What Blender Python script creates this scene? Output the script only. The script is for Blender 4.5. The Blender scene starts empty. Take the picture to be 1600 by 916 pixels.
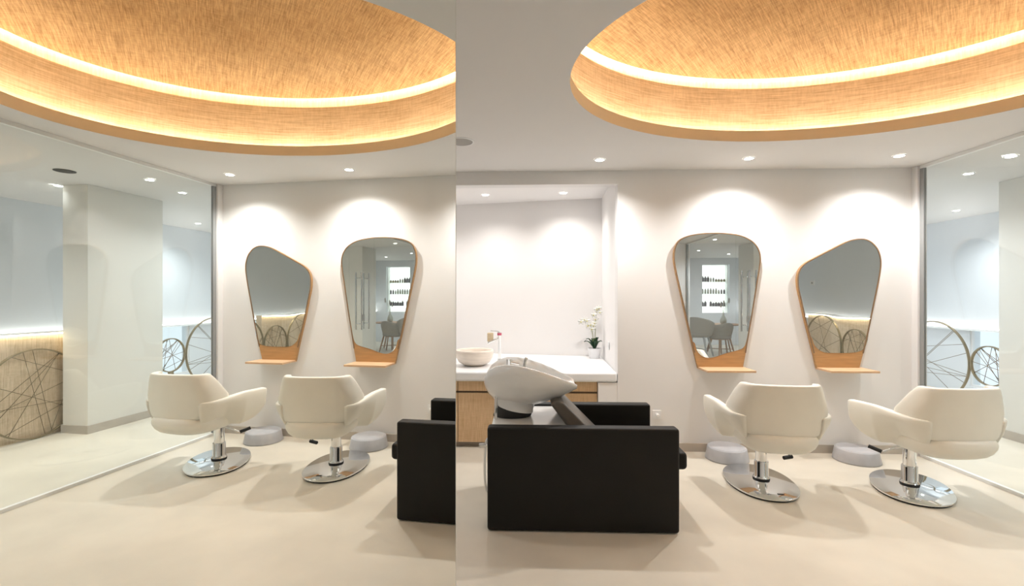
import bpy, bmesh, math, random
from math import sin, cos, pi, radians, sqrt
from mathutils import Vector, Matrix
random.seed(7)
C = bpy.context.scene.collection
S = bpy.context.scene
# ------------------------------------------------------------------ camera / world / exposure
F_PX, CX, CY, YAW, CAM_H = 743.5, 792.7, 464.8, 0.0358, 1.4
cd = bpy.data.cameras.new('camera'); cam = bpy.data.objects.new('camera', cd); C.objects.link(cam)
cd.sensor_fit = 'HORIZONTAL'; cd.sensor_width = 36.0; cd.lens = F_PX/1600*36
cd.shift_x = (800-CX)/1600; cd.shift_y = (CY-458)/1600
cd.clip_start = 0.02
cam.location = (0, 0, CAM_H); cam.rotation_euler = (pi/2, 0, YAW)
S.camera = cam
w = bpy.data.worlds.new('world'); S.world = w; w.use_nodes = True
w.node_tree.nodes['Background'].inputs[0].default_value = (0.80, 0.90, 1.0, 1)
w.node_tree.nodes['Background'].inputs[1].default_value = 0.85
S.view_settings.view_transform = 'Standard'; S.view_settings.look = 'None'
S.view_settings.gamma = 1; S.view_settings.use_curve_mapping = False
S.view_settings.exposure = 0.66
SPOT = 54.0          # watts of a ceiling downlight in the salon
SPOT_OUT = 54.0      # watts of a downlight beyond the glass
WARM = (1.0, 0.98, 0.96); COOL = (0.93, 0.97, 1.0)
H = 2.5588; D = 4.383; G = 3.49; W2 = 6.40
# ------------------------------------------------------------------ materials
def nt(name):
    m = bpy.data.materials.new(name); m.use_nodes = True
    return m, m.node_tree, m.node_tree.nodes['Principled BSDF']
def mat(name, col, rough=.5, metal=0, noise=0, nscale=8, bump=0, bscale=60, spec=None, stretch=(1,1,1), coat=0):
    m, t, b = nt(name)
    b.inputs['Roughness'].default_value = rough; b.inputs['Metallic'].default_value = metal
    b.inputs['Base Color'].default_value = (*col, 1)
    if spec is not None: b.inputs['Specular IOR Level'].default_value = spec
    if coat: b.inputs['Coat Weight'].default_value = coat; b.inputs['Coat Roughness'].default_value = .08
    tc = t.nodes.new('ShaderNodeTexCoord'); mp = t.nodes.new('ShaderNodeMapping')
    mp.inputs['Scale'].default_value = stretch
    t.links.new(tc.outputs['Object'], mp.inputs[0])
    nz = t.nodes.new('ShaderNodeTexNoise'); nz.inputs['Scale'].default_value = nscale; nz.inputs['Detail'].default_value = 5
    t.links.new(mp.outputs[0], nz.inputs[0])
    cr = t.nodes.new('ShaderNodeValToRGB')
    cr.color_ramp.elements[0].position = .3; cr.color_ramp.elements[1].position = .7
    k = noise
    cr.color_ramp.elements[0].color = (*[max(0, c*(1-k)) for c in col], 1)
    cr.color_ramp.elements[1].color = (*[min(1, c*(1+k)) for c in col], 1)
    t.links.new(nz.outputs[0], cr.inputs[0]); t.links.new(cr.outputs[0], b.inputs['Base Color'])
    if bump:
        n2 = t.nodes.new('ShaderNodeTexNoise'); n2.inputs['Scale'].default_value = bscale
        t.links.new(tc.outputs['Object'], n2.inputs[0])
        bp = t.nodes.new('ShaderNodeBump'); bp.inputs['Strength'].default_value = bump; bp.inputs['Distance'].default_value = .002
        t.links.new(n2.outputs[0], bp.inputs['Height']); t.links.new(bp.outputs[0], b.inputs['Normal'])
    return m
def emit(name, col, st):
    m = bpy.data.materials.new(name); m.use_nodes = True; t = m.node_tree; t.nodes.clear()
    e = t.nodes.new('ShaderNodeEmission'); e.inputs[0].default_value = (*col, 1); e.inputs[1].default_value = st
    o = t.nodes.new('ShaderNodeOutputMaterial'); t.links.new(e.outputs[0], o.inputs[0]); return m
def mirror_mat(name, col, rough=0.0):
    m = bpy.data.materials.new(name); m.use_nodes = True; t = m.node_tree; t.nodes.clear()
    e = t.nodes.new('ShaderNodeBsdfGlossy'); e.inputs['Color'].default_value = (*col, 1); e.inputs['Roughness'].default_value = rough
    o = t.nodes.new('ShaderNodeOutputMaterial'); t.links.new(e.outputs[0], o.inputs[0]); return m
def glass_mat(name, tint, ior=1.45):
    m = bpy.data.materials.new(name); m.use_nodes = True; t = m.node_tree; t.nodes.clear()
    a = t.nodes.new('ShaderNodeBsdfTransparent'); a.inputs[0].default_value = (*tint, 1)
    g = t.nodes.new('ShaderNodeBsdfGlossy'); g.inputs['Roughness'].default_value = 0
    # Schlick reflectance of a thin pane, the same from either side
    ge = t.nodes.new('ShaderNodeNewGeometry'); dt = t.nodes.new('ShaderNodeVectorMath'); dt.operation = 'DOT_PRODUCT'
    t.links.new(ge.outputs['Incoming'], dt.inputs[0]); t.links.new(ge.outputs['Normal'], dt.inputs[1])
    ab = t.nodes.new('ShaderNodeMath'); ab.operation = 'ABSOLUTE'; t.links.new(dt.outputs['Value'], ab.inputs[0])
    su = t.nodes.new('ShaderNodeMath'); su.operation = 'SUBTRACT'; su.inputs[0].default_value = 1; t.links.new(ab.outputs[0], su.inputs[1])
    pw = t.nodes.new('ShaderNodeMath'); pw.operation = 'POWER'; pw.inputs[1].default_value = 5; t.links.new(su.outputs[0], pw.inputs[0])
    f = t.nodes.new('ShaderNodeMath'); f.operation = 'MULTIPLY_ADD'; f.inputs[1].default_value = .96; f.inputs[2].default_value = .04; t.links.new(pw.outputs[0], f.inputs[0])
    x = t.nodes.new('ShaderNodeMixShader'); o = t.nodes.new('ShaderNodeOutputMaterial')
    t.links.new(f.outputs[0], x.inputs[0]); t.links.new(a.outputs[0], x.inputs[1]); t.links.new(g.outputs[0], x.inputs[2]); t.links.new(x.outputs[0], o.inputs[0]); return m
def weave(name, lo, hi, rot, sc1, sc2, rough=.85, contrast=(.35, .65)):
    """woven grass wallpaper: two stretched noises crossing"""
    m, t, b = nt(name); b.inputs['Roughness'].default_value = rough
    tc = t.nodes.new('ShaderNodeTexCoord'); outs = []
    for sc in (sc1, sc2):
        mp = t.nodes.new('ShaderNodeMapping'); mp.inputs['Rotation'].default_value = (0, 0, 0)
        rt = t.nodes.new('ShaderNodeVectorRotate'); rt.inputs['Angle'].default_value = rot
        t.links.new(tc.outputs['Object'], rt.inputs[0])
        mp.inputs['Scale'].default_value = sc
        t.links.new(rt.outputs[0], mp.inputs[0])
        nz = t.nodes.new('ShaderNodeTexNoise'); nz.inputs['Scale'].default_value = 1; nz.inputs['Detail'].default_value = 4; nz.inputs['Roughness'].default_value = .7
        t.links.new(mp.outputs[0], nz.inputs[0]); outs.append(nz)
    big = t.nodes.new('ShaderNodeTexNoise'); big.inputs['Scale'].default_value = 3.0
    t.links.new(tc.outputs['Object'], big.inputs[0])
    a = t.nodes.new('ShaderNodeMath'); a.operation = 'MULTIPLY_ADD'; a.inputs[1].default_value = .62
    t.links.new(outs[0].outputs[0], a.inputs[0])
    c = t.nodes.new('ShaderNodeMath'); c.operation = 'MULTIPLY'; c.inputs[1].default_value = .26
    t.links.new(outs[1].outputs[0], c.inputs[0]); t.links.new(c.outputs[0], a.inputs[2])
    e = t.nodes.new('ShaderNodeMath'); e.operation = 'MULTIPLY_ADD'; e.inputs[1].default_value = .12
    t.links.new(big.outputs[0], e.inputs[0]); t.links.new(a.outputs[0], e.inputs[2])
    cr = t.nodes.new('ShaderNodeValToRGB'); cr.color_ramp.elements[0].position = contrast[0]; cr.color_ramp.elements[1].position = contrast[1]
    cr.color_ramp.elements[0].color = (*lo, 1); cr.color_ramp.elements[1].color = (*hi, 1)
    t.links.new(e.outputs[0], cr.inputs[0]); t.links.new(cr.outputs[0], b.inputs['Base Color']); return m
M = dict(
    wall=mat('wall_paint', (.80, .785, .775), .75, noise=.015, nscale=2, bump=.08),
    niche=mat('niche_paint', (.86, .84, .83), .7, noise=.01, nscale=2),
    outwall=mat('corridor_paint', (.74, .77, .80), .75, noise=.015, nscale=1.5),
    column=mat('column_paint', (.77, .75, .70), .7, noise=.015, nscale=2),
    ceil=mat('ceiling_paint', (.73, .715, .70), .8, noise=.01, nscale=1.5),
    floor=mat('microcement_floor', (.66, .605, .51), .42, noise=.07, nscale=2.2, bump=.05, bscale=25, spec=.35),
    skirt=mat('skirting_stone', (.50, .45, .39), .5, noise=.05, nscale=10),
    lip=mat('lip_paint', (.67, .565, .41), .7, noise=.02, nscale=3),
    cream=mat('cream_leather', (.85, .82, .735), .42, noise=.02, nscale=6, bump=.15, bscale=180),
    chrome=mat('chrome', (.82, .83, .84), .05, 1),
    steel=mat('brushed_steel', (.55, .56, .57), .25, 1, noise=.05),
    bronze=mat('ring_metal', (.30, .25, .16), .4, .6, noise=.1, nscale=20),
    string=mat('string_cord', (.17, .13, .075), .7, noise=.1, nscale=20),
    rubber=mat('black_rubber', (.012, .012, .012), .55),
    black=mat('black_leather', (.0060, .0045, .003), .55, noise=.15, nscale=5, bump=.2, bscale=220, spec=.32),
    taupe=mat('grey_leather', (.10, .088, .075), .45, noise=.08, nscale=6, bump=.2, bscale=200),
    ceramic=mat('white_ceramic', (.87, .87, .86), .12, coat=.5),
    gloss=mat('gloss_white_top', (.82, .80, .76), .15, coat=.3),
    solid=mat('white_solid_surface', (.88, .88, .88), .3),
    oak=mat('oak_veneer', (.47, .265, .11), .45, noise=.12, nscale=6, stretch=(1.2, 1.2, 14)),
    rim=mat('dark_oak_rim', (.23, .14, .075), .45, noise=.12, nscale=8),
    oakl=mat('oak_edge', (.66, .43, .255), .45, noise=.08, nscale=6, stretch=(1.2, 14, 1.2)),
    cab=weave('cabinet_grass_cloth', (.56, .36, .19), (.80, .59, .37), 0, (120, 120, 6), (8, 8, 150)),
    dark=mat('shadow_gap', (.10, .06, .03), .6),
    walnut=mat('walnut_legs', (.30, .16, .08), .5, noise=.15, nscale=8),
    dfab=mat('grey_felt', (.27, .25, .22), .9, noise=.08, nscale=25, bump=.3, bscale=150),
    stone=mat('footrest_grey', (.46, .455, .47), .6, noise=.06, nscale=12, bump=.1),
    sink=mat('travertine', (.86, .765, .67), .4, noise=.10, nscale=7, stretch=(1, 1, 5)),
    beige=mat('beige_sponge', (.66, .54, .36), .9, noise=.1, nscale=40),
    pink=mat('pink_plastic', (.55, .10, .16), .4),
    pot=mat('white_pot', (.85, .85, .86), .35),
    leaf=mat('orchid_leaf', (.02, .07, .03), .4, noise=.2, nscale=9),
    stem=mat('orchid_stem', (.25, .28, .10), .6),
    petal=mat('orchid_petal', (.88, .87, .82), .6),
    throat=mat('orchid_centre', (.55, .50, .16), .6),
    plastic=mat('white_plastic', (.80, .80, .80), .35),
    speakg=mat('grille_grey', (.36, .35, .33), .7, bump=.5, bscale=400),
    speakb=mat('grille_black', (.03, .03, .025), .7),
    track=mat('glass_track_metal', (.80, .80, .78), .4),
    post=mat('glass_post_metal', (.36, .37, .37), .4, .4),
    panel=weave('parapet_grass_cloth', (.46, .35, .235), (.80, .66, .50), 0, (70, 70, 5), (10, 10, 40)),
    dome=weave('dome_grass_cloth', (.33, .195, .085), (.72, .50, .27), radians(-48), (8, 120, 4), (100, 12, 4), contrast=(.36, .62)),
    band_lit=weave('upper_cove_grass_cloth_lit', (.60, .48, .33), (.88, .78, .62), 0, (60, 60, 6), (8, 8, 90)),  # paler copy of the wallpaper, LED overexposure put into the colour
    band=weave('band_grass_cloth', (.50, .34, .19), (.82, .64, .43), 0, (4, 4, 110), (60, 60, 12), contrast=(.34, .60)),
    mirror=mirror_mat('wall_mirror_glass', (.90, .915, .89)),
    mirror2=mirror_mat('salon_mirror_glass', (.90, .92, .925)),
    glass=glass_mat('partition_glass', (.968, .98, .972)),
    led=emit('warm_led', (1.0, .90, .76), 17), led2=emit('warm_led_upper', (1.0, .90, .74), 24),
    ledc=emit('ledge_led', (1.0, .86, .62), 9),
    ledw=emit('ledge_led_white', (1.0, .97, .92), 5),
    lamp=emit('downlight_lens', (1.0, .97, .92), 30),
    back=emit('backlit_panel', (.90, 1.0, .93), 1.5),
    bot1=mat('dark_bottle', (.035, .03, .06), .25), bot2=mat('pale_bottle', (.40, .42, .36), .3), bot3=mat('amber_bottle', (.34, .30, .16), .3),
)
# ------------------------------------------------------------------ mesh helpers
def newbm(): return bmesh.new()
def obj(name, bm, m, parent=None, smooth=False, bevel=0, seg=3, ang=40, subsurf=0):
    bmesh.ops.recalc_face_normals(bm, faces=bm.faces)
    me = bpy.data.meshes.new(name); bm.to_mesh(me); bm.free()
    o = bpy.data.objects.new(name, me); C.objects.link(o); me.materials.append(m)
    if smooth or bevel:
        for p in me.polygons: p.use_smooth = True
        if not smooth:
            me.set_sharp_from_angle(angle=radians(ang))
        elif smooth == 2: me.set_sharp_from_angle(angle=radians(50))
    if bevel:
        b = o.modifiers.new('bevel', 'BEVEL'); b.width = bevel; b.segments = seg; b.limit_method = 'ANGLE'; b.angle_limit = radians(35); b.harden_normals = True
    if subsurf:
        s = o.modifiers.new('sub', 'SUBSURF'); s.levels = subsurf; s.render_levels = subsurf
    if parent: o.parent = parent
    return o
def box(bm, x0, x1, y0, y1, z0, z1):
    v = [bm.verts.new(p) for p in ((x0,y0,z0),(x1,y0,z0),(x1,y1,z0),(x0,y1,z0),(x0,y0,z1),(x1,y0,z1),(x1,y1,z1),(x0,y1,z1))]
    for f in ((0,1,2,3),(4,5,6,7),(0,1,5,4),(1,2,6,5),(2,3,7,6),(3,0,4,7)): bm.faces.new([v[i] for i in f])
    return bm
def loft(bm, rings, cap=True, close=True):
    R = [[bm.verts.new(p) for p in r] for r in rings]; n = len(R[0])
    for a, b in zip(R, R[1:]):
        for i in range(n if close else n-1):
            j = (i+1) % n; bm.faces.new((a[i], a[j], b[j], b[i]))
    if cap and close:
        bm.faces.new(R[0]); bm.faces.new(R[-1])
    return bm
def sring(fx, n=32, p=2.0):
    """superellipse parameters -> list of fx(c,s)"""
    out = []
    for i in range(n):
        t = 2*pi*i/n; c, s = cos(t), sin(t)
        out.append(fx(math.copysign(abs(c)**(2/p), c), math.copysign(abs(s)**(2/p), s)))
    return out
def lathe(bm, prof, n=40, cx=0, cy=0, sx=1, sy=1, cap=True):
    return loft(bm, [[(cx+r*sx*cos(2*pi*i/n), cy+r*sy*sin(2*pi*i/n), z) for i in range(n)] for r, z in prof], cap)
def tube(bm, pts, r, n=10, rs=None):
    pts = [Vector(p) for p in pts]; rings = []
    up = Vector((0, 0, 1)); prev = None
    for i, p in enumerate(pts):
        t = (pts[min(i+1, len(pts)-1)]-pts[max(i-1, 0)]).normalized()
        if prev is None:
            a = up if abs(t.z) < .9 else Vector((1, 0, 0)); u = t.cross(a).normalized()
        else: u = (prev - t*prev.dot(t)).normalized()
        prev = u; v = t.cross(u); rr = rs[i] if rs else r
        rings.append([tuple(p+u*rr*cos(2*pi*k/n)+v*rr*sin(2*pi*k/n)) for k in range(n)])
    return loft(bm, rings)
def prism(bm, poly, f0, f1):
    a = [bm.verts.new(f0(p)) for p in poly]; b = [bm.verts.new(f1(p)) for p in poly]
    n = len(poly)
    bm.faces.new(a); bm.faces.new(b)
    for i in range(n): bm.faces.new((a[i], a[(i+1) % n], b[(i+1) % n], b[i]))
    return bm
def spline(pts, k=6, closed=True):
    n = len(pts); out = []
    rng = range(n) if closed else range(n-1)
    for i in rng:
        g = lambda j: Vector(pts[j % n] if closed else pts[max(0, min(n-1, j))])
        p0, p1, p2, p3 = g(i-1), g(i), g(i+1), g(i+2)
        for q in range(k):
            t = q/k
            out.append(tuple(.5*((2*p1)+(p2-p0)*t+(2*p0-5*p1+4*p2-p3)*t*t+(3*p1-p0-3*p2+p3)*t**3)))
    if not closed: out.append(tuple(pts[-1]))
    return out
def tag(o, label, cat, group=None, kind=None):
    o['label'] = label; o['category'] = cat
    if group: o['group'] = group
    if kind: o['kind'] = kind
    return o
def thing(name, label, cat, loc=(0, 0, 0), rz=0, group=None):
    o = bpy.data.objects.new(name, None); C.objects.link(o); o.empty_display_size = .1
    o.location = loc; o.rotation_euler = (0, 0, rz); return tag(o, label, cat, group)
def struct(name, bm, m, parent=None, label=None, **k):
    o = obj(name, bm, m, parent, **k)
    if not parent:
        o['kind'] = 'structure'; o['category'] = name.split('_')[0]
        if label: o['label'] = label
    return o
def copy_tree(root, loc, rz, label, group=None):
    def cp(o, par):
        c = o.copy(); C.objects.link(c)
        if par: c.parent = par
        for ch in list(o.children): cp(ch, c)
        return c
    r = cp(root, None); r.location = loc; r.rotation_euler = (0, 0, rz); r['label'] = label
    if group: r['group'] = group
    return r
# ------------------------------------------------------------------ the shell
XL, YB, YF, YO = -2.2, -1.65, 8.2, -5.5         # left wall, wall behind camera, far ends of the corridor
struct('floor', box(newbm(), XL-.1, W2+.3, YO-.2, YF+.3, -.08, 0), M['floor'], label='beige microcement floor running under the glass partition')
# wall with the mirrors, niche opening at X -1.7 .. .852, z 0 .. 2.437
bm = newbm(); NX0, NX1, NZ = -1.75, .852, 2.437
box(bm, NX1, G+.10, D, D+.12, 0, H)
struct('wall_back', bm, M['wall'], label='white wall carrying the two shaped mirrors')
struct('wall_back_left', box(newbm(), XL, NX0, D, D+.12, 0, H), M['wall'])
struct('wall_lintel', box(newbm(), NX0, NX1, D, D+.12, NZ, H), M['wall'], label='white lintel above the wash niche')
bm = newbm()      # niche lining: slanted rear wall, right cheek, soffit
nb = lambda x: 5.60 + (.90-x)*.20     # slanted rear wall of the niche
prism(bm, [(.905, nb(.90)), (NX0, nb(NX0)), (NX0, nb(NX0)+.08), (NX1+.15, nb(.90)+.08), (NX1+.15, nb(.90))], lambda p: (*p, 0), lambda p: (*p, H))
struct('wall_niche', bm, M['niche'], label='white rear wall of the wash niche')
bm = newbm()
prism(bm, [(NX1+.005, D+.1205), (.905, nb(.90)-.0005), (NX1+.15, nb(.90)-.0005), (NX1+.15, D+.1205)], lambda p: (*p, 0), lambda p: (*p, H))
struct('wall_niche_right', bm, M['niche'], label='white right cheek of the wash niche')
struct('wall_niche_left', box(newbm(), NX0-.1, NX0, D+.12, nb(NX0)+.1, 0, H), M['niche'])
struct('ceiling_niche', box(newbm(), NX0-.1, NX1+.15, D+.1205, nb(NX0)+.1, H, H+.06), M['niche'], label='soffit of the wash niche')
struct('wall_left', box(newbm(), XL-.1, XL, YB-.1, D+.12, 0, H), M['wall'])
struct('wall_front', box(newbm(), XL-.1, G+.06, YB-.1, YB, 0, H), M['wall'], label='white wall behind the camera')
struct('wall_corridor_inner', box(newbm(), G+.0, G+.10, D+.121, YF, 0, H), M['outwall'])
# far corridor wall with a row of low windows under a lit ledge
bm = newbm()
LW = [(-.75, .35), (5.0, 7.08)]
box(bm, W2, W2+.15, YO-.1, YF+.1, .95, H); box(bm, W2, W2+.15, YO-.1, YF+.1, 0, .12)
ys = [YO-.1, LW[0][0], LW[0][1], LW[1][0], LW[1][1], YF+.1]
for a, b in ((0, 1), (2, 3), (4, 5)): box(bm, W2, W2+.15, ys[a], ys[b], .12, .95)
struct('wall_right', bm, M['outwall'], label='pale blue-white far wall seen through the glass')
for k, (a, b) in enumerate(LW):
    g = newbm(); box(g, W2+.02, W2+.06, a, b, .12, .15); box(g, W2+.02, W2+.06, a, b, .92, .95)
    for q in range(3): yy = a+(b-a)*q/2; box(g, W2+.02, W2+.06, max(a, yy-.015), min(b, yy+.015), .15, .92)
    wf = struct('window_%d' % (k+1), g, M['plastic'], label='low blue window under the lit ledge'+(' near the glass door', ' beyond the column')[k])
    obj('pane', box(newbm(), W2+.035, W2+.041, a+.012, b-.012, .15, .92), M['glass'], wf)
lg = struct('trim_1', box(newbm(), W2-.06, W2-.001, YO, YF, .925, .955), M['solid'], label='white ledge on the far wall')
obj('led_strip', box(newbm(), W2-.055, W2-.002, YO+.02, YF-.02, .956, .968), M['ledw'], lg)
# end of corridor: window added for daylight, and the wall with the product shelves
bm = newbm(); box(bm, G+.1, G+.35, YF, YF+.12, 0, H); box(bm, W2-.25, W2, YF, YF+.12, 0, H); box(bm, G+.35, W2-.25, YF, YF+.12, 2.3, H)
struct('wall_corridor_end', bm, M['outwall'])
bm = newbm()
for x0, x1 in ((G+.35, G+.41), (4.88, 4.94), (W2-.31, W2-.25)): box(bm, x0, x1, YF+.03, YF+.09, 0, 2.3)
box(bm, G+.41, W2-.31, YF+.03, YF+.09, 2.24, 2.3)
wf = struct('window_3', bm, M['plastic'], label='unseen tall window added at the corridor end to let in daylight')
SX0, SX1, SZ0, SZ1 = 5.23, 6.02, .93, 2.37
bm = newbm(); box(bm, G-.0, SX0, YO-.1, YO, 0, H); box(bm, SX1, W2, YO-.1, YO, 0, H); box(bm, SX0, SX1, YO-.1, YO, SZ1, H); box(bm, SX0, SX1, YO-.1, YO, 0, SZ0)
struct('wall_reception', bm, M['outwall'], label='wall with the backlit product niche')
struct('wall_reception_left', box(newbm(), G-.06, G, YO-.1, YB-.1, 0, H), M['outwall'])
# columns beyond the glass
for nm, x0, x1, y0, y1 in (('wall_column_far', 4.78, 5.085, 4.10, 4.97), ('wall_column_near', 4.80, 5.3, -2.15, -1.45)):
    c = struct(nm, box(newbm(), x0, x1, y0, y1, 0, H-.001), M['column'], label='square grey-white column beyond the glass')
    obj('skirting', box(newbm(), x0-.012, x1+.012, y0-.012, y1+.012, 0, .085), M['skirt'], c)
# skirtings
struct('baseboard_back', box(newbm(), NX1, G-.03, D-.014, D-.0005, 0, .075), M['skirt'], label='taupe skirting below the mirrors')
struct('baseboard_left', box(newbm(), XL, XL+.014, YB, D-.02, 0, .075), M['skirt'])
struct('baseboard_front', box(newbm(), XL+.02, G-.06, YB, YB+.014, 0, .075), M['skirt'])
# ceiling with an oval opening
ECX, ECY, EA, EB = 1.73, 2.48, 1.49, 1.12
NA = 128
def ering(off, z, n=NA, dx=0): return [(ECX+dx+(EA+off)*cos(2*pi*i/n), ECY+(EB+off)*sin(2*pi*i/n), z) for i in range(n)]
bm = newbm(); x0, x1, y0, y1 = XL-.1, G+.05, YB-.1, D+.12
def rim(i):
    t = 2*pi*i/NA; c, s = cos(t), sin(t)
    k = min(((x1-ECX)/c if c > 0 else (x0-ECX)/c) if abs(c) > 1e-9 else 1e9, ((y1-ECY)/s if s > 0 else (y0-ECY)/s) if abs(s) > 1e-9 else 1e9)
    return [ECX+c*k, ECY+s*k, H]
outer = [rim(i) for i in range(NA)]
for cxx, cyy in ((x0, y0), (x0, y1), (x1, y0), (x1, y1)):
    j = min(range(NA), key=lambda i: (outer[i][0]-cxx)**2+(outer[i][1]-cyy)**2); outer[j] = [cxx, cyy, H]
loft(bm, [ering(0, H), outer], cap=False)
box(bm, G+.05, W2+.15, YO-.1, YF+.12, H, H+.06)
ce = struct('ceiling', bm, M['ceil'], label='greige ceiling with a lit oval recess')
L0 = H+.079
obj('cove_lip', loft(newbm(), [ering(0, H), ering(0, L0), ering(.025, L0), ering(.025, H+.012), ering(.11, H+.012)], cap=False), M['lip'], ce, smooth=2)
Z1 = 3.0
obj('cove_band', loft(newbm(), [ering(.11, H+.012), ering(.115, Z1), ering(.14, Z1), ering(.14, Z1-.05), ering(.215, Z1-.05)], cap=False), M['band'], ce, smooth=2)
ZT = 3.08
obj('cove_wall', loft(newbm(), [ering(.2155, Z1-.05), ering(.2155, ZT+.12)], cap=False), M['band_lit'], ce, smooth=2)
rings = [ering(.215, ZT+.12), ering(.125, ZT+.12), ering(.125, ZT), ering(.115, ZT)]
def dring(k, z): return [(ECX+(EA+.115)*k*cos(2*pi*i/NA), ECY+(EB+.115)*k*sin(2*pi*i/NA), z) for i in range(NA)]
for q in range(1, 13):
    k = 1-q/12; rings.append(dring(max(k, .005), ZT+.24*(1-k*k)))
obj('dome', loft(newbm(), rings, cap=False), M['dome'], ce, smooth=2)
obj('led_strip', loft(newbm(), [ering(.045, H+.02), ering(.045, H+.035), ering(.075, H+.035), ering(.075, H+.02)], cap=False), M['led'], ce)
obj('led_strip', loft(newbm(), [ering(.180, ZT+.082), ering(.180, ZT+.098), ering(.20, ZT+.098), ering(.20, ZT+.082)], cap=False), M['led2'], ce)
# ------------------------------------------------------------------ the big wall mirror on the left (plane found from the photograph's reflections)
TH, MD = -0.0661, 0.1341
nv = Vector((cos(TH), sin(TH), 0)); tv = Vector((-sin(TH), cos(TH), 0)); foot = nv*(-MD)
def mpt(s, d, z): p = foot+tv*s+nv*d; return (p.x, p.y, z)
sE = (Vector((-.09225, .63659, 0))-foot).dot(tv)
struct('wall_partition', prism(newbm(), [(-.55, -.30), (sE-.001, -.30), (sE-.001, -.0075), (-.55, -.0075)], lambda p: mpt(p[0], p[1], 0), lambda p: mpt(p[0], p[1], H-.0005)), M['wall'], label='short wall carrying the full-height mirror')
bm = prism(newbm(), [(-.55, -.007), (sE, -.007), (sE, 0), (-.55, 0)], lambda p: mpt(p[0], p[1], .002), lambda p: mpt(p[0], p[1], H-.001))
wm = thing('wall_mirror', 'full-height frameless mirror filling the left of the view', 'mirror', tuple(foot))
mo = obj('mirror_glass', bm, M['mirror'], wm); mo.location = -foot
tr = obj('edge_trim', prism(newbm(), [(sE, -.007), (sE+.0015, -.007), (sE+.0015, .0002), (sE, .0002)], lambda p: mpt(p[0], p[1], .002), lambda p: mpt(p[0], p[1], H-.001)), M['column'], wm); tr.location = -foot
# ------------------------------------------------------------------ glass partition on the right
gp = thing('glass_partition', 'floor to ceiling glass partition right of the mirror wall', 'partition', (G, 0, 0))
lx = lambda bm: obj
def gl(name, x0, x1, y0, y1, z0, z1, m, parent=gp, **k): return obj(name, box(newbm(), x0-G, x1-G, y0, y1, z0, z1), m, parent, **k)
DY0, DY1 = .72, 1.62
gl('glass_pane', G-.005, G+.005, DY1+.004, 4.275, .02, H-.012, M['glass'])
gl('glass_pane', G-.005, G+.005, YB+.02, DY0-.004, .02, H-.012, M['glass'])
gl('top_track', G-.016, G+.016, YB, 4.31, H-.028, H-.0006, M['track'])
gl('floor_track', G-.016, G+.016, DY1, 4.31, 0.0005, .024, M['track'])
gl('floor_track', G-.016, G+.016, YB, DY0, 0.0005, .024, M['track'])
gl('post', G-.012, G+.012, 4.275, 4.315, .024, H-.028, M['post'])
gl('post', G-.02, G+.02, YB+.0, YB+.03, .024, H-.028, M['post'])
struct('trim_2', box(newbm(), G-.03, G+.05, 4.316, D-.0005, 0, H-.0006), M['wall'], label='white jamb at the end of the mirror wall')
gd = struct('door_1', box(newbm(), G-.006, G+.006, DY0, DY1, .012, H-.03), M['glass'], label='frameless glass door with long bar handles')
for hy in (1.03, 1.30):
    for sx in (-1, 1):
        hb = newbm(); tube(hb, [(G+sx*.05, hy, .86), (G+sx*.05, hy, 1.82)], .012, 12)
        for z in (.96, 1.72): tube(hb, [(G+sx*.006, hy, z), (G+sx*.05, hy, z)], .008, 8)
        obj('door_handle', hb, M['steel'], gd, smooth=2)
obj('lock', box(newbm(), G-.02, G+.02, 1.13, 1.19, 1.0, 1.11), M['steel'], gd, bevel=.003)
# ------------------------------------------------------------------ downlights
def downlight(x, y, z, label, power, color, r=.036, group='ceiling downlights', blend=1.0, size=140, energy=True):
    t = thing('downlight', label, 'downlight', (x, y, z), 0, group)
    b = lathe(newbm(), [(r+.012, -.001), (r+.010, -.006), (r, -.006), (r-.002, -.001)], 32, cap=False)
    obj('bezel', b, M['plastic'], t, smooth=2)
    obj('lens', lathe(newbm(), [(r-.0005, -.0012), (r-.001, -.004)], 32), M['lamp'], t)
    if energy:
        l = bpy.data.lights.new('downlight_light', 'SPOT'); l.energy = power; l.color = color; l.spot_size = radians(size); l.spot_blend = blend; l.shadow_soft_size = .03
        lo = bpy.data.objects.new('downlight_light', l); C.objects.link(lo); lo.parent = t; lo.location = (0, 0, -.02)
    return t
# ceiling downlights seen from the camera, hidden ones and added fill
downlight(.633, 4.027, H, 'ceiling downlight beside the niche, left of the two above mirrors', SPOT, WARM)
downlight(1.868, 4.03, H, 'ceiling downlight in front of the round-topped mirror', SPOT, WARM)
downlight(3.06, 4.0, H, 'ceiling downlight above the slanted-top mirror near the glass', SPOT, WARM)
downlight(-.44, 5.36, H, 'left downlight in the niche soffit above the stone basin', SPOT*.42, (1, .96, .92))
downlight(.43, 5.29, H, 'right downlight in the niche soffit', SPOT*.42, (1, .96, .92))
downlight(-1.3, 5.4, H, 'niche downlight hidden by the big mirror', SPOT*.42, (1, .96, .92))
for x, y in ((-.5, -.7), (1.0, -.4), (2.4, -.4), (-1.2, 1.6), (-1.2, 3.3)):  # unseen lamps added as fill light for the salon
    downlight(x, y, H, 'ceiling downlight behind the viewer\'s side of the oval', SPOT*.34, WARM)
OUT = [(3.99, 4.05, 'corridor downlight just behind the glass, nearest the mirror wall'), (4.15, 4.60, 'corridor downlight behind the glass past the mirror wall end'),
       (5.14, 4.10, 'corridor downlight in front of the far column'), (5.75, 6.55, 'corridor downlight furthest away near the low windows'),
       (3.8, -.95, 'corridor downlight outside the glass door'), (5.45, -4.2, 'reception downlight in front of the product shelves')]
for x, y, l in OUT: downlight(x, y, H, l, SPOT_OUT*(.25 if 4 < y < 4.7 else 1.1), COOL, group='downlights beyond the glass')
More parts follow.
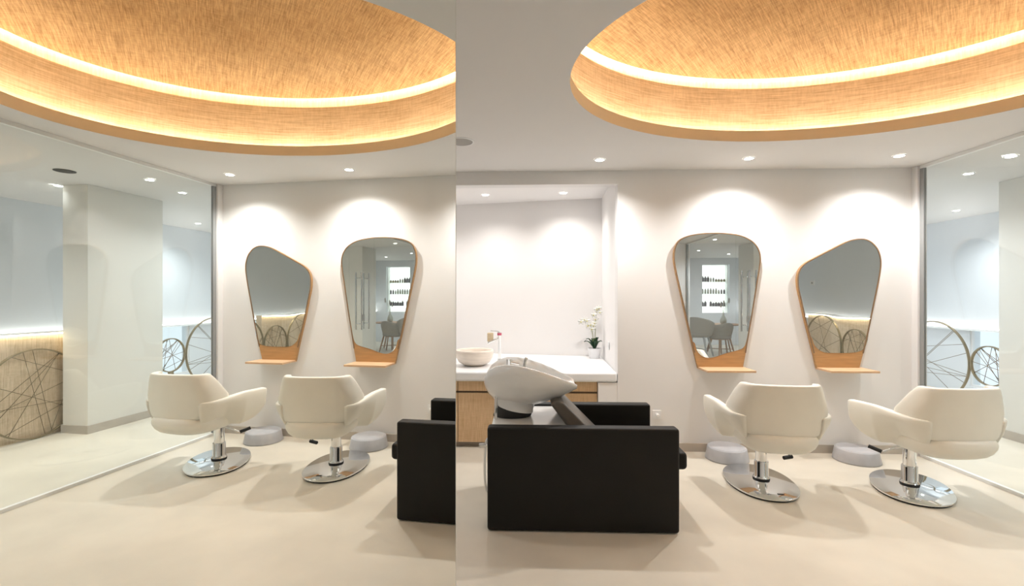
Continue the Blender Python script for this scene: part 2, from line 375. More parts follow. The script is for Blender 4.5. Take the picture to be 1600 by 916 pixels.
for x, y in ((4.2, 1.9), (4.7, .3), (4.3, -3.2), (4.4, 6.6), (4.9, 2.9), (4.4, 5.6)):  # extra lamps added between the visible ones to brighten the corridor
    downlight(x, y, H, 'added fill downlight in the corridor, out of direct view', SPOT_OUT, COOL, group='downlights beyond the glass')
sp = thing('ceiling_speaker', 'round grey ceiling speaker beside the big mirror edge', 'speaker', (-.47, 3.52, H))
obj('grille', lathe(newbm(), [(.086, -.0008), (.084, -.005), (.05, -.006)], 40), M['speakg'], sp, smooth=2)
obj('bezel', lathe(newbm(), [(.098, -.0008), (.096, -.005), (.087, -.006), (.0865, -.0008)], 40, cap=False), M['plastic'], sp, smooth=2)
sp = thing('ceiling_speaker', 'dark round ceiling speaker seen through the glass', 'speaker', (4.456, 3.635, H))
obj('grille', lathe(newbm(), [(.075, -.0008), (.073, -.005)], 40), M['speakb'], sp, smooth=2)
obj('bezel', lathe(newbm(), [(.082, -.0008), (.081, -.005), (.076, -.005), (.0755, -.0008)], 40, cap=False), M['speakb'], sp, smooth=2)
# ------------------------------------------------------------------ shaped mirrors
def shaped_mirror(name, label, outer, low, loc, sh, lab2=None):
    """outer: outline on the wall (x,z) clockwise from the left, ending with the two bottom corners; low: lower edge of the glass, right to left"""
    t = thing(name, label, 'mirror', loc, 0, 'shaped mirrors on the salon wall')
    ox, oy, oz = loc
    top = outer[:-2]; br, bl = outer[-2], outer[-1]
    sm = spline(top, 6, closed=False)
    poly = [(x-ox, z-oz) for x, z in [*sm, br, bl]]
    obj('backboard', prism(newbm(), poly, lambda p: (p[0], -.001, p[1]), lambda p: (p[0], -.030, p[1])), M['oak'], t, bevel=.002, seg=2)
    rim_ = []
    for i, p in enumerate(sm):
        a = Vector(sm[max(i-1, 0)]); b = Vector(sm[min(i+1, len(sm)-1)]); d = (b-a).normalized(); q = Vector(p)+Vector((d.y, -d.x))*.0095
        rim_.append([(p[0]-ox, -.0302, p[1]-oz), (p[0]-ox, -.036, p[1]-oz), (q.x-ox, -.036, q.y-oz), (q.x-ox, -.0302, q.y-oz)])
    obj('frame_rim', loft(newbm(), rim_), M['rim'], t)
    # glass outline: inset of the curve, closed by the low curve
    c = Vector((sum(p[0] for p in top)/len(top), sum(p[1] for p in top)/len(top)))
    gl_ = []
    zlim = max(low[0][1], low[-1][1])
    for i, p in enumerate(sm):
        a = Vector(sm[max(i-1, 0)]); b = Vector(sm[min(i+1, len(sm)-1)]); d = (b-a).normalized(); nrm = Vector((d.y, -d.x))
        q = Vector(p)+nrm*.011
        gl_.append((q.x, q.y))
    gl_ = [p for p in gl_ if p[1] > (low[0][1]+.015 if p[0] > c.x else low[-1][1]+.015)]
    lo = spline(low, 5, closed=False)
    g = [(x-ox, z-oz) for x, z in gl_+lo]
    obj('mirror_glass', prism(newbm(), g, lambda p: (p[0], -.0305, p[1]), lambda p: (p[0], -.0325, p[1])), M['mirror2'], t)
    x0, x1, y0, z = sh
    obj('shelf', box(newbm(), x0-ox, x1-ox, y0-oy, -.002, z-.011-oz, z+.007-oz), M['oakl'], t, bevel=.002, seg=2)
    return t
M1 = [(1.531,.90),(1.500,1.03),(1.447,1.266),(1.395,1.50),(1.360,1.66),(1.347,1.763),(1.358,1.85),(1.392,1.912),(1.45,1.948),(1.533,1.970),(1.64,1.982),(1.749,1.984),(1.85,1.976),(1.935,1.961),(2.01,1.931),(2.068,1.888),(2.108,1.825),(2.122,1.749),(2.112,1.65),(2.094,1.543),(2.049,1.255),(2.012,1.04),(1.990,.90),(1.965,.762),(1.565,.762)]
g1 = [(1.992,1.00),(1.975,.958),(1.935,.930),(1.813,.897),(1.73,.868),(1.671,.855),(1.62,.862),(1.578,.890),(1.552,.93),(1.538,.985)]
shaped_mirror('salon_mirror', 'oak-edged wall mirror with broad rounded top, beside the niche', M1, g1, (1.76, D, .76), (1.567, 1.98, 4.135, .765))
M2 = [(2.585,.90),(2.548,1.05),(2.51,1.20),(2.473,1.37),(2.450,1.47),(2.443,1.542),(2.447,1.605),(2.470,1.662),(2.520,1.712),(2.61,1.762),(2.745,1.833),(2.86,1.893),(2.93,1.918),(2.996,1.926),(3.055,1.915),(3.11,1.878),(3.155,1.812),(3.175,1.712),(3.160,1.575),(3.107,1.313),(3.065,1.10),(3.02,.90),(2.985,.765),(2.615,.765)]
g2 = [(3.062,1.06),(3.048,.99),(3.022,.940),(2.967,.913),(2.90,.905),(2.78,.903),(2.683,.908),(2.630,.932),(2.592,.975),(2.573,1.03)]
shaped_mirror('salon_mirror', 'oak-edged wall mirror with slanted peaked top, next to the glass', M2, g2, (2.80, D, .76), (2.617, 3.02, 4.15, .765))
# ------------------------------------------------------------------ salon chairs
def lerp(a, b, t): return a+(b-a)*t
def make_chair(label, loc, rz, base_rz, lever):
    t = thing('salon_chair', label, 'chair', loc, rz, 'cream salon chairs facing the mirrors')
    b = newbm(); R_ = Matrix.Rotation(base_rz-rz, 3, 'Z')
    def ov(s, z, sc=1): return [tuple(R_ @ Vector((.238*sc*c_, .362*sc*s_, 0))+Vector((-.025, -.035, z))) for c_, s_ in [(math.copysign(abs(cos(a))**.93, cos(a)), math.copysign(abs(sin(a))**.93, sin(a))) for a in [2*pi*i/64 for i in range(64)]]]
    obj('base_plate', loft(newbm(), [ov(1, .012, .985), ov(1, .014, 1), ov(1, .021, 1), ov(1, .024, .985)]), M['chrome'], t, smooth=2)
    obj('base_gasket', loft(b, [ov(1, .0005, .965), ov(1, .0125, .975)]), M['rubber'], t, smooth=2)
    obj('collar', lathe(newbm(), [(.060, .025), (.060, .032), (.056, .036)], 36), M['rubber'], t, smooth=2)
    obj('lower_column', lathe(newbm(), [(.060, .036), (.056, .043), (.050, .055), (.050, .155), (.048, .16)], 36), M['chrome'], t, smooth=2)
    obj('upper_column', lathe(newbm(), [(.040, .158), (.040, .335)], 36), M['chrome'], t, smooth=2)
    obj('mount_plate', box(newbm(), -.09, .09, -.07, .07, .328, .345), M['chrome'], t, bevel=.006)
    # pump lever
    pts, grip = lever
    lv = obj('pump_lever', tube(newbm(), spline(pts, 6, closed=False), .008, 10), M['chrome'], t, smooth=2)
    obj('grip', tube(newbm(), grip, .014, 12), M['rubber'], lv, smooth=2)
    # seat shell and cushion: plan outlines stacked in z
    def plan(s, z, push=0, rear=1.0):
        out = []
        for i in range(56):
            a = 2*pi*i/56; c, sn = cos(a), sin(a)
            x = .252*math.copysign(abs(c)**.60, c)
            y = (-.30-.195*abs(sn)**.9*rear if sn < 0 else -.30+.42*abs(sn)**.62)
            out.append((x*s, (y+.17)*s-.17+push, z))
        return out
    obj('seat_shell', loft(newbm(), [plan(.38, .326), plan(.60, .330), plan(.74, .340), plan(.85, .358), plan(.93, .384), plan(.98, .415), plan(.99, .438), plan(.975, .456), plan(.94, .470), plan(.88, .480), plan(.80, .485)]), M['cream'], t, smooth=1)
    obj('seat_cushion', loft(newbm(), [plan(.84, .479, .03), plan(.90, .486, .03), plan(.91, .508, .03), plan(.86, .522, .03), plan(.5, .53, .03)]), M['cream'], t, smooth=1)
    def Wz(z):
        if z > .60: return .283-.055*((z-.60)/.21)**1.3
        return .283-.060*((.60-z)/.14)**1.7
    R0 = .07
    def path(d, W, flare=0.0):
        flat = W-R0; q = abs(d)
        if q < flat: p = Vector((q, 0)); n_ = Vector((0, -1))
        elif q < flat+R0*1.45: a = (q-flat)/R0; p = Vector((flat+R0*sin(a), R0*(1-cos(a)))); n_ = Vector((sin(a), -cos(a)))
        else:
            a = 1.45; k = q-flat-R0*a; p = Vector((flat+R0*sin(a)+k*cos(a), R0*(1-cos(a))+k*sin(a))); n_ = Vector((sin(a), -cos(a)))
        y0 = -.438+.045*(min(p.x, .25)/.25)**2
        p = Vector((p.x, p.y+y0))
        if d < 0: p.x = -p.x; n_.x = -n_.x
        return p, n_
    rings = []; N = 48
    for k in range(N+1):
        u = -1+2*k/N; s = abs(u)
        th = .030*(1 if s < .95 else (.93 if s < .99 else .80))
        def f(c, sn):
            z = .640+sn*.172
            W = Wz(z); ext = .012+.115*min(1, max(0, (.812-z)/.20))
            L = (W-R0)+R0*1.45+ext
            p, n_ = path(u*L, W)
            return (p.x+n_.x*c*th, p.y+n_.y*c*th-.018*(z-.45)/.36, z)
        rings.append(sring(f, 40, 7))
    obj('backrest', loft(newbm(), rings), M['cream'], t, smooth=1)
    for sx in (-1, 1):
        rings = []; NS = 40
        L0_, L1_ = .228, .76
        for k in range(NS+1):
            q = k/NS; d = lerp(L0_, L1_, q)
            zt = .598+.034*min(1, q*1.6)
            zb = lerp(.405, .362, min(1, q/.35)); vv = max(0, (q-.50)/.50); zb += (zt-.055-.362)*(1-max(0, 1-vv**2.6)**(1/2.6))
            zt -= .010*max(0, (q-.94)/.06)**2
            rearness = max(0, 1-q/.30)
            th = lerp(.030, .016, rearness)
            if q > .95: th *= (.55+.45*sqrt(max(0, 1-((q-.95)/.05)**2)))
            if k == 0: th *= .7; zt -= .006
            def f(c, sn):
                z = (zt+zb)/2+sn*(zt-zb)/2
                Wq = Wz(z) if q < .3 else lerp(Wz(z), .288, min(1, (q-.3)/.3)); p, n_ = path(d-.35*(.283-Wq)*(1-q), Wq)
                o_ = lerp(.020, .026, rearness)+c*th
                low = max(0, (.60-z)/.24)
                fl = .012*max(0, (q-.3)/.7)-.075*low**2.0*min(1, q/.3)*(1-.35*q)
                return (sx*(p.x+n_.x*o_+fl), p.y+n_.y*o_-.018*(z-.45)/.36*(1-q), z)
            rings.append(sring(f, 32, 5))
        obj('armrest', loft(newbm(), rings), M['cream'], t, smooth=1)
    return t
make_chair('cream leather salon chair in front of the round-topped mirror, lever at right', (1.800, 3.685, 0), radians(-8), radians(-8),
           ([(.03, 0, .318), (.09, -.01, .312), (.15, -.045, .262), (.185, -.05, .222)], [(.195, -.05, .216), (.13, -.075, .211)]))
make_chair('cream leather salon chair beside the glass partition, lever at left', (2.843, 3.618, 0), radians(3), radians(-30),
           ([(.10, -.03, .315), (.04, -.075, .318), (-.03, -.07, .318), (-.14, -.03, .296), (-.20, .0, .262)], [(-.205, .005, .260), (-.262, .06, .285)]))
# ------------------------------------------------------------------ round footrests
def footrest(x, y, label):
    t = thing('footrest', label, 'footrest', (x, y, 0), 0, 'grey round footrests under the mirrors')
    obj('body', lathe(newbm(), [(.172, .001), (.176, .006), (.175, .014), (.167, .05), (.159, .098), (.155, .104), (.150, .106)], 56), M['stone'], t, smooth=2)
    obj('top_pad', lathe(newbm(), [(.148, .1062), (.146, .109), (.10, .110)], 56), M['stone'], t, smooth=2)
footrest(1.755, 4.192, 'round grey footrest on the floor below the round-topped mirror')
footrest(2.85, 4.192, 'round grey footrest on the floor below the slanted-top mirror')
# ------------------------------------------------------------------ wash unit
wu = thing('wash_unit', 'black leather hair-washing chair with white ceramic basin', 'wash chair', (.36, 3.2, 0))
def wl(name, x0, x1, y0, y1, z0, z1, m, parent=None, **k): return obj(name, box(newbm(), x0-.36, x1-.36, y0-3.2, y1-3.2, z0, z1), m, parent or wu, **k)
P1 = wl('side_panel', -.222, .915, 2.835, 2.925, .006, .622, M['black'], bevel=.016, seg=4)
wl('side_panel', -.222, .915, 3.485, 3.575, .006, .622, M['black'], bevel=.016, seg=4)
wl('platform', -.205, .36, 2.928, 3.482, .02, .606, M['gloss'], bevel=.006)
wl('seat_base', .36, .90, 2.928, 3.482, .03, .35, M['black'])
wl('seat_cushion', .36, .995, 2.932, 3.478, .345, .452, M['black'], bevel=.025, seg=4)
sb = newbm(); prism(sb, [(.16, .735), (.20, .755), (.245, .745), (.49, .50), (.62, .38), (.50, .36), (.34, .50)], lambda p: (p[0]-.36, -.235, p[1]), lambda p: (p[0]-.36, .235, p[1]))
obj('backrest', sb, M['taupe'], wu, bevel=.018, seg=4)
# basin
st = [(-.262, .850, .815, .05, .55), (-.252, .885, .785, .105, .7), (-.225, .925, .745, .150, .8), (-.18, .955, .712, .188, .85), (-.12, .972, .690, .212, .88), (-.04, .970, .678, .228, .9), (.05, .950, .682, .232, .9), (.13, .925, .700, .222, .9), (.20, .898, .722, .200, .88), (.26, .872, .748, .172, .85), (.31, .850, .772, .146, .8), (.345, .832, .795, .125, .75)]
rings = []
for i, (x, zr, zb, w_, _) in enumerate(st):
    r = []; n = 16
    for k in range(n+1):
        a = pi*k/n; r.append((x-.365, -w_*cos(a)*(1+.0), zr-(zr-zb)*sin(a)**.9))
    th = .016; hh = max(.4*(zr-zb), (zr-zb)-.02)
    for k in range(n+1):
        a = pi*(n-k)/n; wi = max(w_-th, .5*w_); zz = zr-hh*sin(a)**.9
        if i == 0: zz = zr-.3*(zr-zb)*sin(a)
        r.append((x-.365+(.016 if i == 0 else 0), -wi*cos(a), zz+.002))
    rings.append(r)
bs = obj('basin', loft(newbm(), rings), M['ceramic'], wu, smooth=1)
obj('pedestal', loft(newbm(), [[(cx_-.385+rx*cos(2*pi*i/36), ry*sin(2*pi*i/36), z+sl*cos(2*pi*i/36)) for i in range(36)] for cx_, rx, ry, z, sl in ((-.035, .118, .10, .652, -.022), (-.035, .122, .102, .67, -.012), (-.035, .128, .108, .69, -.004), (-.03, .148, .118, .715, 0), (-.02, .175, .13, .738, .0), (-.02, .18, .13, .75, 0))]), M['ceramic'], wu, smooth=2)
obj('pedestal_base', loft(newbm(), [[(cx_-.385+rx*cos(2*pi*i/36), ry*sin(2*pi*i/36), z+sl*cos(2*pi*i/36)) for i in range(36)] for cx_, rx, ry, z, sl in ((-.06, .125, .095, .607, 0), (-.055, .128, .098, .615, 0), (-.04, .116, .098, .655, -.022))]), M['rubber'], wu, smooth=2)
lv = newbm(); tube(lv, [(-.185-.36, -.10, .608), (-.185-.36, -.10, .755)], .011, 12); obj('basin_strut', lv, M['chrome'], wu, smooth=2)
bt = newbm(); tube(bt, [(-.10-.365, 0, .93), (-.10-.365, 0, .985)], .018, 14); tube(bt, [(-.10-.365, 0, .965), (-.03-.365, 0, .950)], .009, 10); obj('mixer_tap', bt, M['chrome'], bs, smooth=2)
sh = newbm(); tube(sh, spline([(.0-.365, .02, .90), (.01-.365, .03, .965), (.02-.365, .04, .985)], 4, False), .012, 10); obj('shower_head', sh, M['chrome'], bs, smooth=2)
hd = newbm()
tube(hd, spline([(-.224-.36, -.05, .47), (-.25-.36, -.05, .45), (-.262-.36, -.05, .36), (-.262-.36, -.05, .20), (-.25-.36, -.05, .12), (-.224-.36, -.05, .10)], 5, False), .009, 10)
obj('grab_handle', hd, M['chrome'], wu, smooth=2)
hd = newbm(); tube(hd, [(-.212-.36, -.05, .42), (-.30-.36, -.05, .42)], .012, 10); obj('valve', hd, M['chrome'], wu, smooth=2)
# ------------------------------------------------------------------ niche: cabinets, counter, stone basin, tap, orchid
def cabinet(x0, x1, label):
    t = thing('base_cabinet', label, 'cabinet', ((x0+x1)/2, D+.035, 0), 0, 'woven-front cabinets under the counter')
    cx_ = (x0+x1)/2; hw = (x1-x0)/2
    obj('carcass', box(newbm(), -hw+.001, hw-.001, .02, .50, .05, .618), M['dark'], t)
    obj('plinth', box(newbm(), -hw+.001, hw-.001, .06, .48, .001, .05), M['skirt'], t)
    dr = obj('drawer', box(newbm(), -hw+.002, hw-.002, 0, .019, .528, .618), M['cab'], t, bevel=.0015, seg=1)
    obj('finger_pull', box(newbm(), -hw+.002, hw-.002, .006, .019, .512, .5275), M['dark'], dr)
    obj('door', box(newbm(), -hw+.002, hw-.002, 0, .019, .052, .51), M['cab'], t, bevel=.0015, seg=1)
for a, b, l in ((.10, .675, 'right-hand woven-front cabinet under the white counter'), (-.62, .10, 'woven-front cabinet below the stone basin, behind the wash unit'), (-1.45, -.62, 'woven-front cabinet hidden behind the big mirror')): cabinet(a, b, l)
struct('trim_3', box(newbm(), .677, NX1-.001, D+.004, D+.5, 0, .6185), M['niche'], label='white pier at the right end of the cabinets')
bm = newbm()
poly = [(-1.745, D-.006), (NX1-.0015, D-.006), (.901, nb(.90)-.002), (-1.745, nb(-1.745)-.002)]
prism(bm, poly, lambda p: (*p, .622), lambda p: (*p, .712))
ct = obj('worktop', bm, M['solid'], bevel=.022, seg=5); tag(ct, 'thick white worktop with rounded front edge in the niche', 'worktop')
CT = .7125
bl = thing('vessel_basin', 'round travertine wash basin sitting on the white worktop', 'basin', (-.505, 4.80, CT))
obj('bowl', lathe(newbm(), [(.07, 0), (.10, .004), (.155, .035), (.185, .085), (.196, .145), (.192, .158), (.178, .158), (.172, .14), (.15, .085), (.10, .045), (.03, .038)], 56), M['sink'], bl, smooth=1)
obj('drain', lathe(newbm(), [(.022, .039), (.020, .043)], 24), M['chrome'], bl, smooth=2)
fa = thing('basin_tap', 'tall chrome lever tap behind the stone basin', 'tap', (-.275, 5.25, CT))
obj('body', lathe(newbm(), [(.026, 0), (.026, .006), (.018, .01), (.018, .262), (.020, .266), (.020, .300)], 28), M['chrome'], fa, smooth=2)
obj('spout', tube(newbm(), [(-.01, 0, .235), (-.11, -.05, .195), (-.125, -.055, .185)], .011, 12), M['chrome'], fa, smooth=2)
lv = obj('lever', tube(newbm(), [(0, 0, .300), (-.02, 0, .312), (-.10, -.01, .318)], .007, 10), M['chrome'], fa, smooth=2)
obj('temperature_ring', lathe(newbm(), [(.024, .268), (.0245, .280), (.024, .295)], 24), M['pink'], fa, smooth=2)
so = thing('sponge_cup', 'small beige block hanging by the tap spout', 'sponge', (-.375, 5.24, CT+.198))
obj('block', box(newbm(), -.034, .034, -.02, .02, 0, .10), M['beige'], so, bevel=.012, seg=4)
obj('cord', tube(newbm(), [(0, 0, .09), (.0, .0, .096)], .003, 6), M['beige'], so, smooth=2)
orc = thing('potted_orchid', 'white orchid in a small white pot at the worktop end', 'plant', (.79, 5.40, CT))
obj('pot', lathe(newbm(), [(.052, 0), (.054, .004), (.072, .10), (.075, .115), (.068, .115), (.066, .10), (.03, .095)], 36), M['pot'], orc, smooth=2)
for a, ln, up in ((200, .13, .10), (150, .10, .12), (350, .085, .10), (30, .08, .09), (270, .09, .10), (95, .09, .12), (310, .06, .14)):
    a = radians(a); d = Vector((cos(a), sin(a), 0)); n_ = Vector((-sin(a), cos(a), 0)); L_, R2, Cn = [], [], []
    b = newbm(); rings = []
    for q in range(9):
        t_ = q/8; c_ = d*(ln*t_)+Vector((0, 0, .095+up*sin(t_*pi*.62)))
        w_ = .024*sin(pi*min(1, .12+t_*.88))**.6+.001; k_ = .0015
        rings.append([tuple(c_+n_*w_+Vector((0, 0, .008))), tuple(c_+Vector((0, 0, k_))), tuple(c_-n_*w_+Vector((0, 0, .008))), tuple(c_-Vector((0, 0, k_)))])
    obj('leaf', loft(b, rings), M['leaf'], orc, smooth=1)
def flower(p, s, ry):
    b = newbm(); Rm = Matrix.Rotation(ry, 3, 'Z')
    for k in range(5):
        a = 2*pi*k/5+pi/2; wd = .62 if k in (1, 4) else .40
        rings = []
        dx, dz = cos(a), sin(a)
        for q in range(6):
            t_ = q/5; ww = s*wd*sin(pi*(.08+.9*t_))**.7*.55+.0004
            c_ = Vector((dx*s*t_, -.004+.004*t_*t_*4*0+s*.25*t_*t_, dz*s*t_)); nn = Vector((-dz, 0, dx))
            rings.append([tuple(Rm@(c_+nn*ww)+p), tuple(Rm@(c_+Vector((0, -.0012, 0)))+p), tuple(Rm@(c_-nn*ww)+p), tuple(Rm@(c_+Vector((0, .0012, 0)))+p)])
        loft(b, rings)
    f = obj('flower', b, M['petal'], orc, smooth=1)
    g = newbm(); bmesh.ops.create_icosphere(g, subdivisions=2, radius=s*.2, matrix=Matrix.Translation(p+Rm@Vector((0, -.008, -.004)))); obj('flower_centre', g, M['throat'], f, smooth=1)
for pts, fl in (([(0, 0, .10), (.01, 0, .28), (.015, 0, .46), (.03, -.01, .54), (.06, -.02, .55)], [(.01, -.02, .44), (-.01, -.02, .49), (.025, -.02, .55), (.045, -.03, .565), (.055, -.03, .52), (.0, -.02, .40)]),
                ([(-.01, 0, .10), (-.02, 0, .26), (-.05, 0, .38), (-.11, -.01, .43), (-.16, -.02, .42)], [(-.05, -.02, .38), (-.085, -.02, .425), (-.12, -.02, .435), (-.155, -.03, .415), (-.03, -.02, .33), (-.075, -.02, .37), (-.01, -.02, .37)])):
    obj('stem', tube(newbm(), spline(pts, 6, False), .0035, 8), M['stem'], orc, smooth=1)
    for f in fl: flower(Vector(f), .036+random.random()*.007, random.uniform(-.6, .6))
def outlet(x, y, z, rz, label, n):
    t = thing('wall_socket', label, 'socket', (x, y, z), rz)
    obj('plate', box(newbm(), -.04*n, .04*n, -.009, -.0005, -.04, .04), M['plastic'], t, bevel=.003)
    for k in range(n):
        cx_ = (k-(n-1)/2)*.075
        b = lathe(newbm(), [(.022, 0), (.022, .0015), (.018, .0018), (.017, -.0)], 28, cap=False); bmesh.ops.rotate(b, verts=b.verts, matrix=Matrix.Rotation(pi/2, 3, 'X')); bmesh.ops.translate(b, verts=b.verts, vec=(cx_, -.009, 0))
        obj('socket_ring', b, M['plastic'], t, smooth=2)
    return t
s1 = outlet(1.205, D, .332, 0, 'white double wall socket low beside the wash unit', 1)
b = lathe(newbm(), [(.016, 0), (.017, .02), (.010, .03)], 20); bmesh.ops.rotate(b, verts=b.verts, matrix=Matrix.Rotation(pi/2, 3, 'X'))
pl = obj('plug', b, M['plastic'], None, smooth=2); pl.location = (1.205, D-.012, .332); tag(pl, 'white plug pushed into the low wall socket', 'plug')
outlet(.874, 4.95, .90, radians(-90-2.6), 'white socket on the niche cheek behind the orchid', 1)
# ------------------------------------------------------------------ beyond the glass: curved lit parapets, string rings
def parapet(label, pts, zs, m, th=.10):
    t = thing('parapet', label, 'low wall', (pts[0][0], pts[0][1], 0), 0, 'curved parapets with lit tops')
    ox, oy = pts[0]
    sm = spline(pts, 6, False); n = len(sm); zz = [zs[0]+(zs[1]-zs[0])*i/(n-1) for i in range(n)]
    def off(i, d):
        a = Vector(sm[max(i-1, 0)]); b_ = Vector(sm[min(i+1, n-1)]); v = (b_-a).normalized(); return Vector(sm[i])-Vector((v.y, -v.x))*d
    def sweep(d0, d1, z0, z1):
        rings = []
        for i in range(n):
            p, q = off(i, d0), off(i, d1); a0 = z0(i) if callable(z0) else z0; a1 = z1(i)
            rings.append([(p.x-ox, p.y-oy, a0), (q.x-ox, q.y-oy, a0), (q.x-ox, q.y-oy, a1), (p.x-ox, p.y-oy, a1)])
        return loft(newbm(), rings)
    obj('cladding', sweep(0, th, 0.001, lambda i: zz[i]), m, t, smooth=2)
    obj('led_strip', sweep(-.034, -.018, lambda i: zz[i]-.012, lambda i: zz[i]+.0), M['ledc'], t)
    obj('cap', sweep(-.045, th, lambda i: zz[i]+.0005, lambda i: zz[i]+.014), M['solid'], t)
    return t
parapet('woven-clad curved parapet with a glowing top, in front of the column', [(5.165, 4.70), (5.165, 4.2), (5.17, 3.6), (5.2, 3.1), (5.25, 2.8)], (1.035, 1.045), M['panel'])
parapet('woven-clad curved parapet with a glowing top, seen in the slanted mirror', [(5.165, 1.46), (5.165, 1.15), (5.18, .85), (5.28, .5), (5.48, .1), (5.80, -.5), (6.10, -1.2), (6.24, -2.0)], (1.09, 1.04), M['panel'])
RX = 5.125
RINGS = [(.33, .60, .49, 'large ring left of the slanted mirror reflection'), (1.14, .60, .31, 'small ring in front of the curved parapet'), (1.91, .60, .45, 'middle ring between the two parapets'),
         (2.895, .54, .53, 'wide ring at the near end of the column parapet'), (3.88, .448, .443, 'ring against the woven parapet by the column'),
         (5.43, .642, .222, 'small ring right beyond the column'), (6.15, .62, .485, 'large ring just past the mirror wall end')]
ringdir = random.Random(3)
for k, (y, z, r, l) in enumerate(RINGS):
    t = thing('string_ring', 'bronze metal hoop laced with cords, '+l, 'ring sculpture', (RX, y, 0), 0, 'laced hoops beyond the glass')
    b = newbm(); w_ = .028; tk = .012
    rr = []
    for i in range(72):
        a = 2*pi*i/72; c, s = cos(a), sin(a)
        rr.append([(-w_/2, (r-tk)*c, z+(r-tk)*s), (w_/2, (r-tk)*c, z+(r-tk)*s), (w_/2, r*c, z+r*s), (-w_/2, r*c, z+r*s)])
    loft(b, rr+[rr[0]], cap=False); bmesh.ops.remove_doubles(b, verts=b.verts, dist=1e-5)
    obj('hoop', b, M['bronze'], t, smooth=2)
    foot_z = z-r
    ft = newbm(); box(ft, -.012, .012, -.035, .035, .001, max(foot_z+.008, .012)); obj('foot', ft, M['bronze'], t)
    nodes = [radians(a) for a in (60, 105, 165, 195, 235, 290, 330, 15)]
    ns = 11
    for q in range(ns):
        a0 = nodes[ringdir.randrange(len(nodes))]+ringdir.uniform(-.04, .04); a1 = a0+radians(ringdir.uniform(95, 200))
        p = (ringdir.uniform(-.006, .006), (r-tk)*cos(a0), z+(r-tk)*sin(a0)); p2 = (ringdir.uniform(-.006, .006), (r-tk)*cos(a1), z+(r-tk)*sin(a1))
        obj('cord', tube(newbm(), [p, p2], .0028, 6), M['string'], t, smooth=1)
th_ = thing('thermostat', 'small white thermostat on the corridor wall, seen in the slanted mirror', 'thermostat', (W2, -2.09, 1.72))
obj('housing', box(newbm(), -.022, -.001, -.075, .075, -.05, .05), M['plastic'], th_, bevel=.006)
obj('dial', box(newbm(), -.03, -.0222, -.025, .025, -.02, .02), M['speakg'], th_, bevel=.003)
# reception: dining chairs, table, vase, lit product shelves (seen in the round-topped mirror)
def dining_chair(label, loc, rz, m, legm, sc=1.0):
    t = thing('tub_chair', label, 'chair', loc, rz, 'grey tub chairs in the reception')
    t.scale = (sc, sc, sc)
    rings = []
    for k in range(33):
        u = -1+2*k/32; a = u*radians(125); x = .30*sin(a); y = -.27*cos(a)+.02; s = abs(u)
        zt = lerp(.80, .60, s**1.5); zb = .42
        if s > .97: zt = lerp(zt, .5, .2)
        nx, ny = sin(a), -cos(a)
        def f(c, sn):
            z = (zt+zb)/2+sn*(zt-zb)/2; kk = .80+.2*min(1, (z-.42)/.25)
            return ((x+nx*c*.02)*kk, (y+ny*c*.02)*kk, z)
        rings.append(sring(f, 20, 3))
    obj('backrest', loft(newbm(), rings), m, t, smooth=1)
    obj('seat', lathe(newbm(), [(.18, .40), (.235, .41), (.25, .44), (.245, .475), (.20, .485)], 36), m, t, smooth=1)
    for sx in (-1, 1):
        for sy in (-1, 1): obj('leg', tube(newbm(), [(sx*.15, sy*.15, .41), (sx*.235, sy*.225, .001)], .018, 10, rs=[.022, .014]), legm, t, smooth=2)
    obj('apron', lathe(newbm(), [(.19, .385), (.19, .41)], 32), legm, t, smooth=2)
    obj('stretcher', tube(newbm(), [(-.2, -.19, .16), (.2, .19, .16)], .010, 8), legm, t, smooth=2)
dining_chair('grey felt tub chair with walnut legs beside the reception table', (4.72, -2.95, 0), radians(160), M['dfab'], M['walnut'])
dining_chair('wide grey tub chair with dark legs behind the walnut-legged one', (4.12, -2.75, 0), radians(215), M['dfab'], M['post'], 1.18)
tb = thing('reception_table', 'round dark-topped table between the grey tub chairs', 'table', (5.0, -3.55, 0))
obj('tabletop', lathe(newbm(), [(.44, .70), (.455, .705), (.455, .725), (.44, .73)], 48), M['walnut'], tb, smooth=2)
for k in range(3): a = radians(90+120*k); obj('leg', tube(newbm(), [(.12*cos(a), .12*sin(a), .70), (.34*cos(a), .34*sin(a), .001)], .018, 10), M['walnut'], tb, smooth=2)
va = thing('vase', 'smoky glass vase with dried stems on the reception table', 'vase', (5.02, -3.5, .7305))
obj('bottle', lathe(newbm(), [(.05, 0), (.075, .03), (.08, .10), (.05, .17), (.022, .22), (.028, .27), (.020, .27), (.014, .22), (.04, .16), (.06, .05)], 32), M['bot2'], va, smooth=1)
for k, (dx, dy, hgt) in enumerate(((.10, .02, .62), (-.06, .03, .50), (.03, -.05, .56))):
    s_ = obj('dried_stem', tube(newbm(), spline([(0, 0, .2), (dx*.2, dy*.2, .32), (dx*.7, dy*.7, hgt*.8), (dx*1.5, dy*1.5, hgt)], 5, False), .004, 6), M['stem'], va, smooth=1)
    b = newbm(); bmesh.ops.create_uvsphere(b, u_segments=12, v_segments=8, radius=1, matrix=Matrix.Translation((dx*1.3, dy*1.3, hgt*.95)) @ Matrix.Diagonal((.02, .02, .07, 1))); obj('seed_head', b, M['dfab'], s_, smooth=1)
ds = thing('display_shelf', 'backlit white niche with glass shelves of hair products', 'shelf', ((SX0+SX1)/2, YO-.1, SZ0))
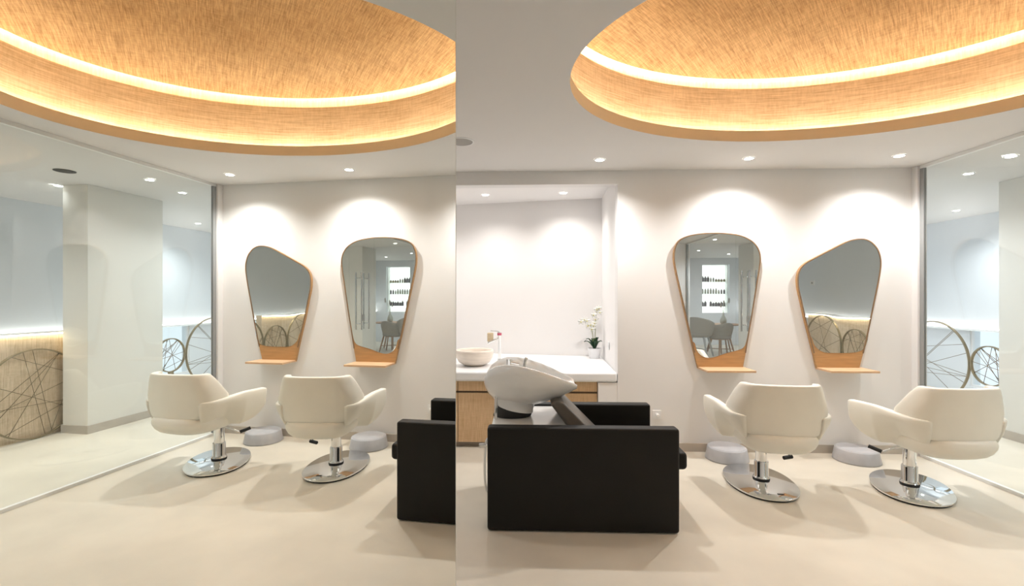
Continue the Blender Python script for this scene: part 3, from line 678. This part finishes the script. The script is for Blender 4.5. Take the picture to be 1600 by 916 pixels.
hw = (SX1-SX0)/2
obj('back_panel', box(newbm(), -hw+.001, hw-.001, -.20, -.18, 0, SZ1-SZ0), M['back'], ds)
bm = newbm(); box(bm, -hw, -hw+.015, -.18, -.001, 0, SZ1-SZ0); box(bm, hw-.015, hw, -.18, -.001, 0, SZ1-SZ0); box(bm, -hw+.015, hw-.015, -.18, -.001, 0, .015); box(bm, -hw+.015, hw-.015, -.18, -.001, SZ1-SZ0-.015, SZ1-SZ0)
obj('surround', bm, M['plastic'], ds)
SHZ = [1.86, 1.50, 1.13]
for z in SHZ: obj('shelf_board', box(newbm(), -hw+.016, hw-.016, -.178, -.01, z-SZ0-.012, z-SZ0), M['glass'], ds)
def bottle(r, h, m, x, z, label, grp):
    t = thing('hair_product_bottle', label, 'bottle', (x, YO-.18, z+.001), 0, grp)
    obj('body', lathe(newbm(), [(r*.95, 0), (r, .004), (r, h*.72), (r*.45, h*.82)], 20), m, t, smooth=2)
    obj('cap', lathe(newbm(), [(r*.5, h*.821), (r*.5, h), (r*.3, h)], 16), M['bot1'] if m is not M['bot1'] else M['bot2'], t, smooth=2)
rr_ = random.Random(5)
for row, (z, rule) in enumerate(zip(SHZ, ('top', 'middle', 'bottom'))):
    n = 9
    for k in range(n):
        x = SX0+.08+k*(SX1-SX0-.16)/(n-1)
        if row == 0: m, h, r, col = (M['bot1'], .17, .036, 'dark') if k < 3 else ((M['bot3'], .09, .034, 'short amber') if k > 4 else (M['bot2'], .13, .028, 'pale'))
        elif row == 1: m, h, r, col = (M['bot2'], .12+.05*rr_.random(), .030, 'pale') if k not in (7, 8) else (M['bot1'], .15, .026, 'dark')
        else: m, h, r, col = (M['bot1'], .12+.05*rr_.random(), .036, 'dark')
        if row == 2 and k == 2: continue
        bottle(r, h, m, x, z, '%s hair product bottle, %s from the %s on the %s lit shelf' % (col, ('first', 'second', 'third', 'fourth', 'fifth')[min(k, 8-k)], 'left' if k <= 4 else 'right', rule), 'products on the %s lit shelf' % rule)
